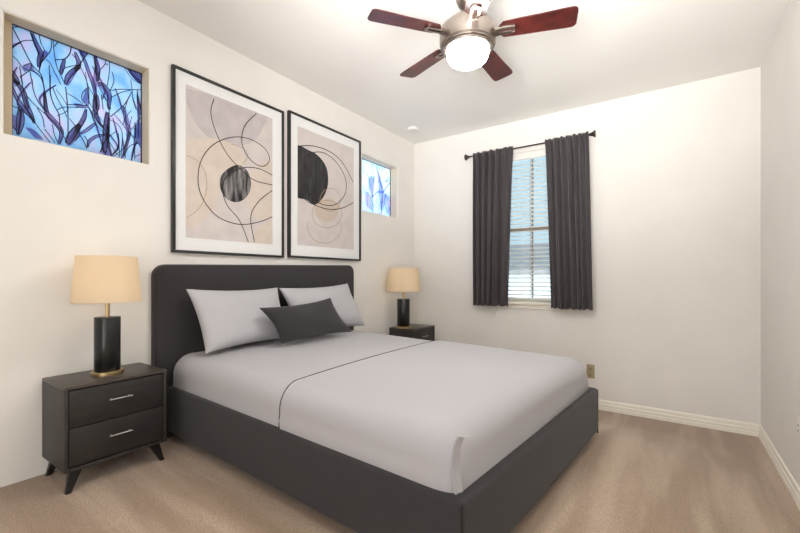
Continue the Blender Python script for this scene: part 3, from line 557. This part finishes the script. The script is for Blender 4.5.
# the folded corner of the cover: a standing lip at the near foot corner
bm = bmesh.new(); A = []
FL = [(1.205, (2.161, 0.768)), (1.205, (2.139, 0.768)), (1.205, (2.122, 0.742)), (1.205, (2.113, 0.699)), (1.205, (2.111, 0.648)), (1.205, (2.119, 0.6)), (1.205, (2.124, 0.571))]
for k, (y_, (px, pz)) in enumerate(FL): A.append((px, y_, pz))
A = spline(A, 6); rr = [.0042]*len(A); tube(bm, A, rr, 8)
bk = [Vector((p.x+.012, p.y+.03, p.z-.002)) for p in A]
va = [bm.verts.new(p) for p in A]; vb = [bm.verts.new(p) for p in bk]
for k in range(len(A)-1): bm.faces.new((va[k], vb[k], vb[k+1], va[k+1]))
bpart('corner_fold', bm, M_sheet, parent=duvet)

def pillow(name, label, cat, BLc, BRc, TLc, TRc, T, m, k=.085, group=None, seed=1):
    r_ = random.Random(seed); n = 30
    BLc, BRc, TLc, TRc = map(Vector, (BLc, BRc, TLc, TRc))
    nrm = (BRc-BLc).cross(TLc-BLc).normalized(); bm = bmesh.new(); S = []
    ctr = (BLc+BRc+TLc+TRc)/4
    for side in (1, -1):
        Gd = []
        for j in range(n+1):
            row = []
            for i in range(n+1):
                s, t = 2*i/n-1, 2*j/n-1
                s = math.sin(s*math.pi/2); t = math.sin(t*math.pi/2)
                s2, t2 = s*(1-k*(1-t*t)), t*(1-k*1.3*(1-s*s))
                a, b = (s2+1)/2, (t2+1)/2
                p = BLc*(1-a)*(1-b)+BRc*a*(1-b)+TLc*(1-a)*b+TRc*a*b
                h = T*(max((1-s*s)*(1-t*t), 0))**.42 * (1-.18*t)
                h += T*.05*math.sin(5*s+seed)*math.sin(4*t+seed*2)*(1-s*s)*(1-t*t)
                row.append(bm.verts.new(p - ctr + nrm*h*side))
            Gd.append(row)
        for j in range(n):
            for i in range(n): bm.faces.new((Gd[j][i], Gd[j][i+1], Gd[j+1][i+1], Gd[j+1][i]))
        S.append(Gd)
    bmesh.ops.remove_doubles(bm, verts=bm.verts[:], dist=1e-5)
    o = obj(name, bm, m, smooth=True, ang=120); o.location = ctr
    return tag(o, label, cat, group)
pillow('bed_pillow', 'pale grey pillow on the near side of the bed against the headboard', 'pillow',
       (.315,1.365,.818), (.285,2.05,.825), (0.13, 1.337, 1.222), (0.13, 2.06, 1.216), .098, M_pill, group='pale grey pillows', seed=2)
pillow('bed_pillow', 'pale grey pillow on the window side, partly behind the dark cushion', 'pillow',
       (.30,2.14,.832), (.30,2.945,.835), (0.13, 2.075, 1.212), (0.13, 2.891, 1.237), .098, M_pill, group='pale grey pillows', seed=5)
pillow('lumbar_cushion', 'small dark charcoal lumbar cushion leaning on both pale pillows', 'cushion',
       (.475,1.82,.832), (.475,2.56,.832), (.40,1.69,1.09), (.40,2.38,1.13), .062, M_dpil, k=.11, seed=3)

# ------------------------------------------------------------ nightstands
ND, NW, NH, NL = .335, .462, .515, .105
def copy_thing(root, loc, label):
    r = root.copy(); C.objects.link(r); r.location = loc; r['label'] = label
    for ch in list(root.children):
        c = ch.copy(); C.objects.link(c); c.parent = r
        for g in list(ch.children):
            d = g.copy(); C.objects.link(d); d.parent = c
    return r
def nightstand(loc, label):
    t = thing('nightstand', label, 'nightstand', loc, 0, 'dark two-drawer nightstands')
    x0, x1, y0, y1 = -ND/2, ND/2, -NW/2, NW/2; b = .016
    bm = bmesh.new()
    box(bm, (x0,y0,NL), (x1,y0+b,NH-b), .0015); box(bm, (x0,y1-b,NL), (x1,y1,NH-b), .0015)
    box(bm, (x0,y0+b,NL), (x1,y1-b,NL+b), .001); box(bm, (x0,y0+b,NL+b), (x0+.01,y1-b,NH-b))
    box(bm, (x0+.01,y0+b,NL+b+.19), (x1-.02,y1-b,NL+b+.196))
    obj('body', bm, M_wood, t, True)
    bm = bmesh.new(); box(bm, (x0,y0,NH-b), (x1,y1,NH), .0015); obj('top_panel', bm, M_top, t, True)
    zz = [NL+b+.004, (NL+NH)/2+.001, NH-b-.004]
    for k in (0, 1):
        bm = bmesh.new(); box(bm, (x1-.02,y0+b+.003,zz[k]+.002), (x1-.004,y1-b-.003,zz[k+1]-.002), .002)
        box(bm, (x0+.02,y0+b+.006,zz[k]+.01), (x1-.02,y1-b-.006,zz[k+1]-.03))
        d = obj('drawer', bm, M_wood2, t, True)
        bm = bmesh.new(); zc = (zz[k]+zz[k+1])/2 + .012
        tube(bm, [(x1+.016,-.052,zc), (x1+.016,.052,zc)], .0026, 10)
        for yy in (-.042, .042): tube(bm, [(x1-.005,yy,zc), (x1+.016,yy,zc)], .003, 8)
        hd = obj('handle', bm, M_steel, d, True); hd['label'] = 'silver bar handle'
    for sx in (-1, 1):
        for sy in (-1, 1):
            bm = bmesh.new(); cs = []
            for z, cx_, cy_, h_ in ((NL, sx*(ND/2-.045), sy*(NW/2-.055), .026), (0, sx*(ND/2-.018), sy*(NW/2-.018), .011)):
                cs.append([bm.verts.new((cx_+a*h_*.8, cy_+b_*h_, z)) for a, b_ in ((-1,-1),(1,-1),(1,1),(-1,1))])
            for i in range(4): bm.faces.new((cs[0][i], cs[0][(i+1)%4], cs[1][(i+1)%4], cs[1][i]))
            bm.faces.new(cs[0]); bm.faces.new(cs[1])
            bmesh.ops.bevel(bm, geom=bm.edges[:], offset=.002, segments=2, affect='EDGES')
            obj('leg', bm, M_leg, t, True)
    return t
ns = nightstand((.178, .886, .258), 'dark nightstand in full view at the near side of the bed')
n2 = (.235, 3.90); n2z = floor_z(*n2)+.001
copy_thing(ns, (n2[0], n2[1], n2z), 'dark nightstand in the far corner, mostly hidden behind the bed')

# ------------------------------------------------------------ table lamps
def lamp(loc, label):
    t = thing('table_lamp', label, 'lamp', loc, 0, 'black column table lamps')
    bm = bmesh.new(); lathe(bm, [(0,0),(.072,0),(.074,.002),(.074,.018),(.072,.020),(0,.020)]); obj('base', bm, M_brass, t, True)
    bm = bmesh.new(); lathe(bm, [(0,.020),(.058,.020),(.0595,.022),(.0595,.308),(.058,.310),(0,.310)], 64); obj('column', bm, M_lampblk, t, True)
    bm = bmesh.new(); lathe(bm, [(0,.310),(.011,.310),(.011,.40),(.016,.402),(.016,.44),(0,.44)], 24); obj('neck', bm, M_brass, t, True)
    bm = bmesh.new(); n = 64; rg = [(.158,.392),(.1575,.394),(.137,.636),(.136,.638),(.134,.636),(.155,.394),(.1565,.391),(.158,.392)]; lathe(bm, rg, n)
    bmesh.ops.remove_doubles(bm, verts=bm.verts[:], dist=1e-6)
    sh = obj('lamp_shade', bm, M_shade, t, True)
    bm = bmesh.new()
    for k in range(3): a = 2*math.pi*k/3; tube(bm, [(.008*math.cos(a),.008*math.sin(a),.42+.02), (.135*math.cos(a),.135*math.sin(a),.632)], .0018, 6)
    obj('shade_spider', bm, M_brass, sh, True)
    bm = bmesh.new(); lathe(bm, [(0,.44),(.012,.445),(.028,.475),(.030,.49),(.026,.51),(.014,.522),(0,.525)], 20); obj('bulb', bm, M_bulb, t, True)
    return t
l1 = lamp((.188, .884, .258+NH+.0005), 'lit table lamp with black column on the near nightstand')
l2 = copy_thing(l1, (.222, 3.73, n2z+NH+.0005), 'lit table lamp with black column in the far corner by the window'); l2.scale = (1.22, 1.22, 1.06)

# ------------------------------------------------------------ ceiling fan
fan = thing('ceiling_fan', 'brushed nickel ceiling fan with five cherry blades and lit dome', 'ceiling fan', (1.75, 2.115, ZT))
def fz(z): return z-ZT+.022
bm = bmesh.new(); lathe(bm, [(0,0),(.075,0),(.078,-.02),(.072,-.09),(.055,-.135),(.035,-.155),(.014,-.158),(0,-.158)], 40); obj('canopy', bm, M_nick, fan, True)
bm = bmesh.new(); lathe(bm, [(0,-.15),(.0125,-.15),(.0125,fz(2.795)),(.03,fz(2.79)),(.032,fz(2.765)),(0,fz(2.765))], 24); obj('downrod', bm, M_nick, fan, True)
bm = bmesh.new(); lathe(bm, [(0,fz(2.77)),(.06,fz(2.768)),(.12,fz(2.745)),(.152,fz(2.715)),(.160,fz(2.69)),(.162,fz(2.64)),(.158,fz(2.615)),(.150,fz(2.607)),(.150,fz(2.602)),(.141,fz(2.598)),(.139,fz(2.585)),(.132,fz(2.583)),(0,fz(2.59))], 64)
obj('motor_housing', bm, M_nick, fan, True, 30)
bm = bmesh.new(); lathe(bm, [(.122,fz(2.589)),(.122,fz(2.578)),(.118,fz(2.555)),(.107,fz(2.532)),(.084,fz(2.516)),(.050,fz(2.507)),(0,fz(2.504))], 48); obj('light_dome', bm, M_dome, fan, True, 80)
for k in range(5):
    a = math.radians(17+72*k); ca, sa = math.cos(a), math.sin(a); pit = math.radians(-10)
    def bt(r_, w_, h_): 
        y_ = w_*math.cos(pit); z_ = fz(2.672)+h_+w_*math.sin(pit); return (r_*ca-y_*sa, r_*sa+y_*ca, z_)
    prof = []
    for i in range(9): t = i/8; prof.append((0.170+.03*(1-math.sin(math.pi*t)), -.055+.110*t))      # root end, slightly rounded
    prof += [(.28,.060),(.40,.063),(.52,.068),(.55,.068)]
    for i in range(1, 7): b_ = math.pi/2*(1-i/7); prof.append((.557+.028*math.cos(b_), .040+.028*math.sin(b_)))
    for i in range(0, 7): b_ = math.pi/2*i/7; prof.append((.557+.028*math.cos(b_), -.040-.028*math.sin(b_)))
    prof += [(.55,-.068),(.52,-.068),(.40,-.063),(.28,-.060)]
    bm = bmesh.new(); lo = [bm.verts.new(bt(r_, w_, 0)) for r_, w_ in prof]; hi = [bm.verts.new(bt(r_, w_, .006)) for r_, w_ in prof]
    bm.faces.new(lo); bm.faces.new(hi[::-1])
    for i in range(len(lo)): bm.faces.new((lo[i], hi[i], hi[(i+1)%len(lo)], lo[(i+1)%len(lo)]))
    bld = obj('blade', bm, M_cherry, fan)
    bm = bmesh.new()
    def plate(pts, h0, h1):
        A_ = [bm.verts.new(bt(r_, w_, h0)) for r_, w_ in pts]; B_ = [bm.verts.new(bt(r_, w_, h1)) for r_, w_ in pts]
        bm.faces.new(A_); bm.faces.new(B_[::-1])
        for i in range(len(A_)): bm.faces.new((A_[i], B_[i], B_[(i+1)%len(A_)], A_[(i+1)%len(A_)]))
    for s in (-1, 1): plate([(.145,s*.012-.007),(.145,s*.012+.007),(.20,s*.020+.008),(.262,s*.018+.007),(.262,s*.018-.007),(.20,s*.020-.008)], -.010, -.0005)
    plate([(.135,-.02),(.135,.02),(.17,.026),(.17,-.026)], -.012, .004); plate([(.245,-.028),(.262,-.022),(.266,0),(.262,.022),(.245,.028)], -.009, -.0005)
    obj('blade_bracket', bm, M_nick, bld)

# ------------------------------------------------------------ smoke detector, outlets
bm = bmesh.new(); lathe(bm, [(0,0),(.064,0),(.066,-.006),(.064,-.020),(.054,-.034),(.02,-.038),(0,-.038)], 40, (0,0,0))
o = obj('smoke_detector', bm, M_white, smooth=True); o.location = (.285, 3.84, ZT); tag(o, 'small round white smoke detector on the ceiling near the far corner', 'smoke detector')
ot = thing('wall_outlet', 'beige power outlet low on the back wall beyond the bed foot', 'outlet', (2.066, YB, .365))
bm = bmesh.new(); box(bm, (-.036,-.007,-.068), (.036,0,.068), .003); obj('cover_plate', bm, M_socket, ot, True)
for z in (-.034, .026):
    bm = bmesh.new(); box(bm, (-.016,-.0095,z-.014), (.016,-.006,z+.018), .003); box(bm, (-.009,-.0102,z), (-.004,-.009,z+.012), mi=1); box(bm, (.004,-.0102,z), (.009,-.009,z+.012), mi=1); box(bm, (-.003,-.0102,z-.010), (.003,-.009,z-.004), mi=1); obj('socket', bm, [M_socket, M_dark], ot, True)
ot = thing('wall_outlet', 'white cover plate low on the right wall at the photo edge', 'outlet', (W, 3.095, .443))
bm = bmesh.new(); box(bm, (-.007,-.062,-.058), (0,.062,.058), .003); obj('cover_plate', bm, M_white, ot, True)
for yy in (-.03, .03):
    bm = bmesh.new(); box(bm, (-.0095,yy-.017,-.033), (-.006,yy+.017,.033), .002); 
    for z in (-.018, .012): box(bm, (-.0102,yy-.008,z), (-.009,yy-.004,z+.010), mi=1); box(bm, (-.0102,yy+.004,z), (-.009,yy+.008,z+.010), mi=1)
    obj('socket', bm, [M_white, M_dark], ot, True)

# ------------------------------------------------------------ the neighbour's house seen through the blind
hs = thing('neighbour_house', 'grey neighbouring house roof and wall seen through the blind', 'house', (-2, 13, -3))
bm = bmesh.new(); box(bm, (-9,12,-3), (3.5,18,1.55)); lp(obj('wall', bm, M_siding), hs)
bm = bmesh.new(); pr = [(11.5,1.50),(15,2.55),(18.5,1.50),(18.5,1.36),(15,2.40),(11.5,1.36)]
A_ = [bm.verts.new((-9.4,y,z)) for y, z in pr]; B_ = [bm.verts.new((3.9,y,z)) for y, z in pr]
for i in range(6): bm.faces.new((A_[i], A_[(i+1)%6], B_[(i+1)%6], B_[i]))
for q in (A_, B_): bm.faces.new((q[0],q[1],q[4],q[5])); bm.faces.new((q[1],q[2],q[3],q[4]))
lp(obj('roof', bm, M_roof), hs)
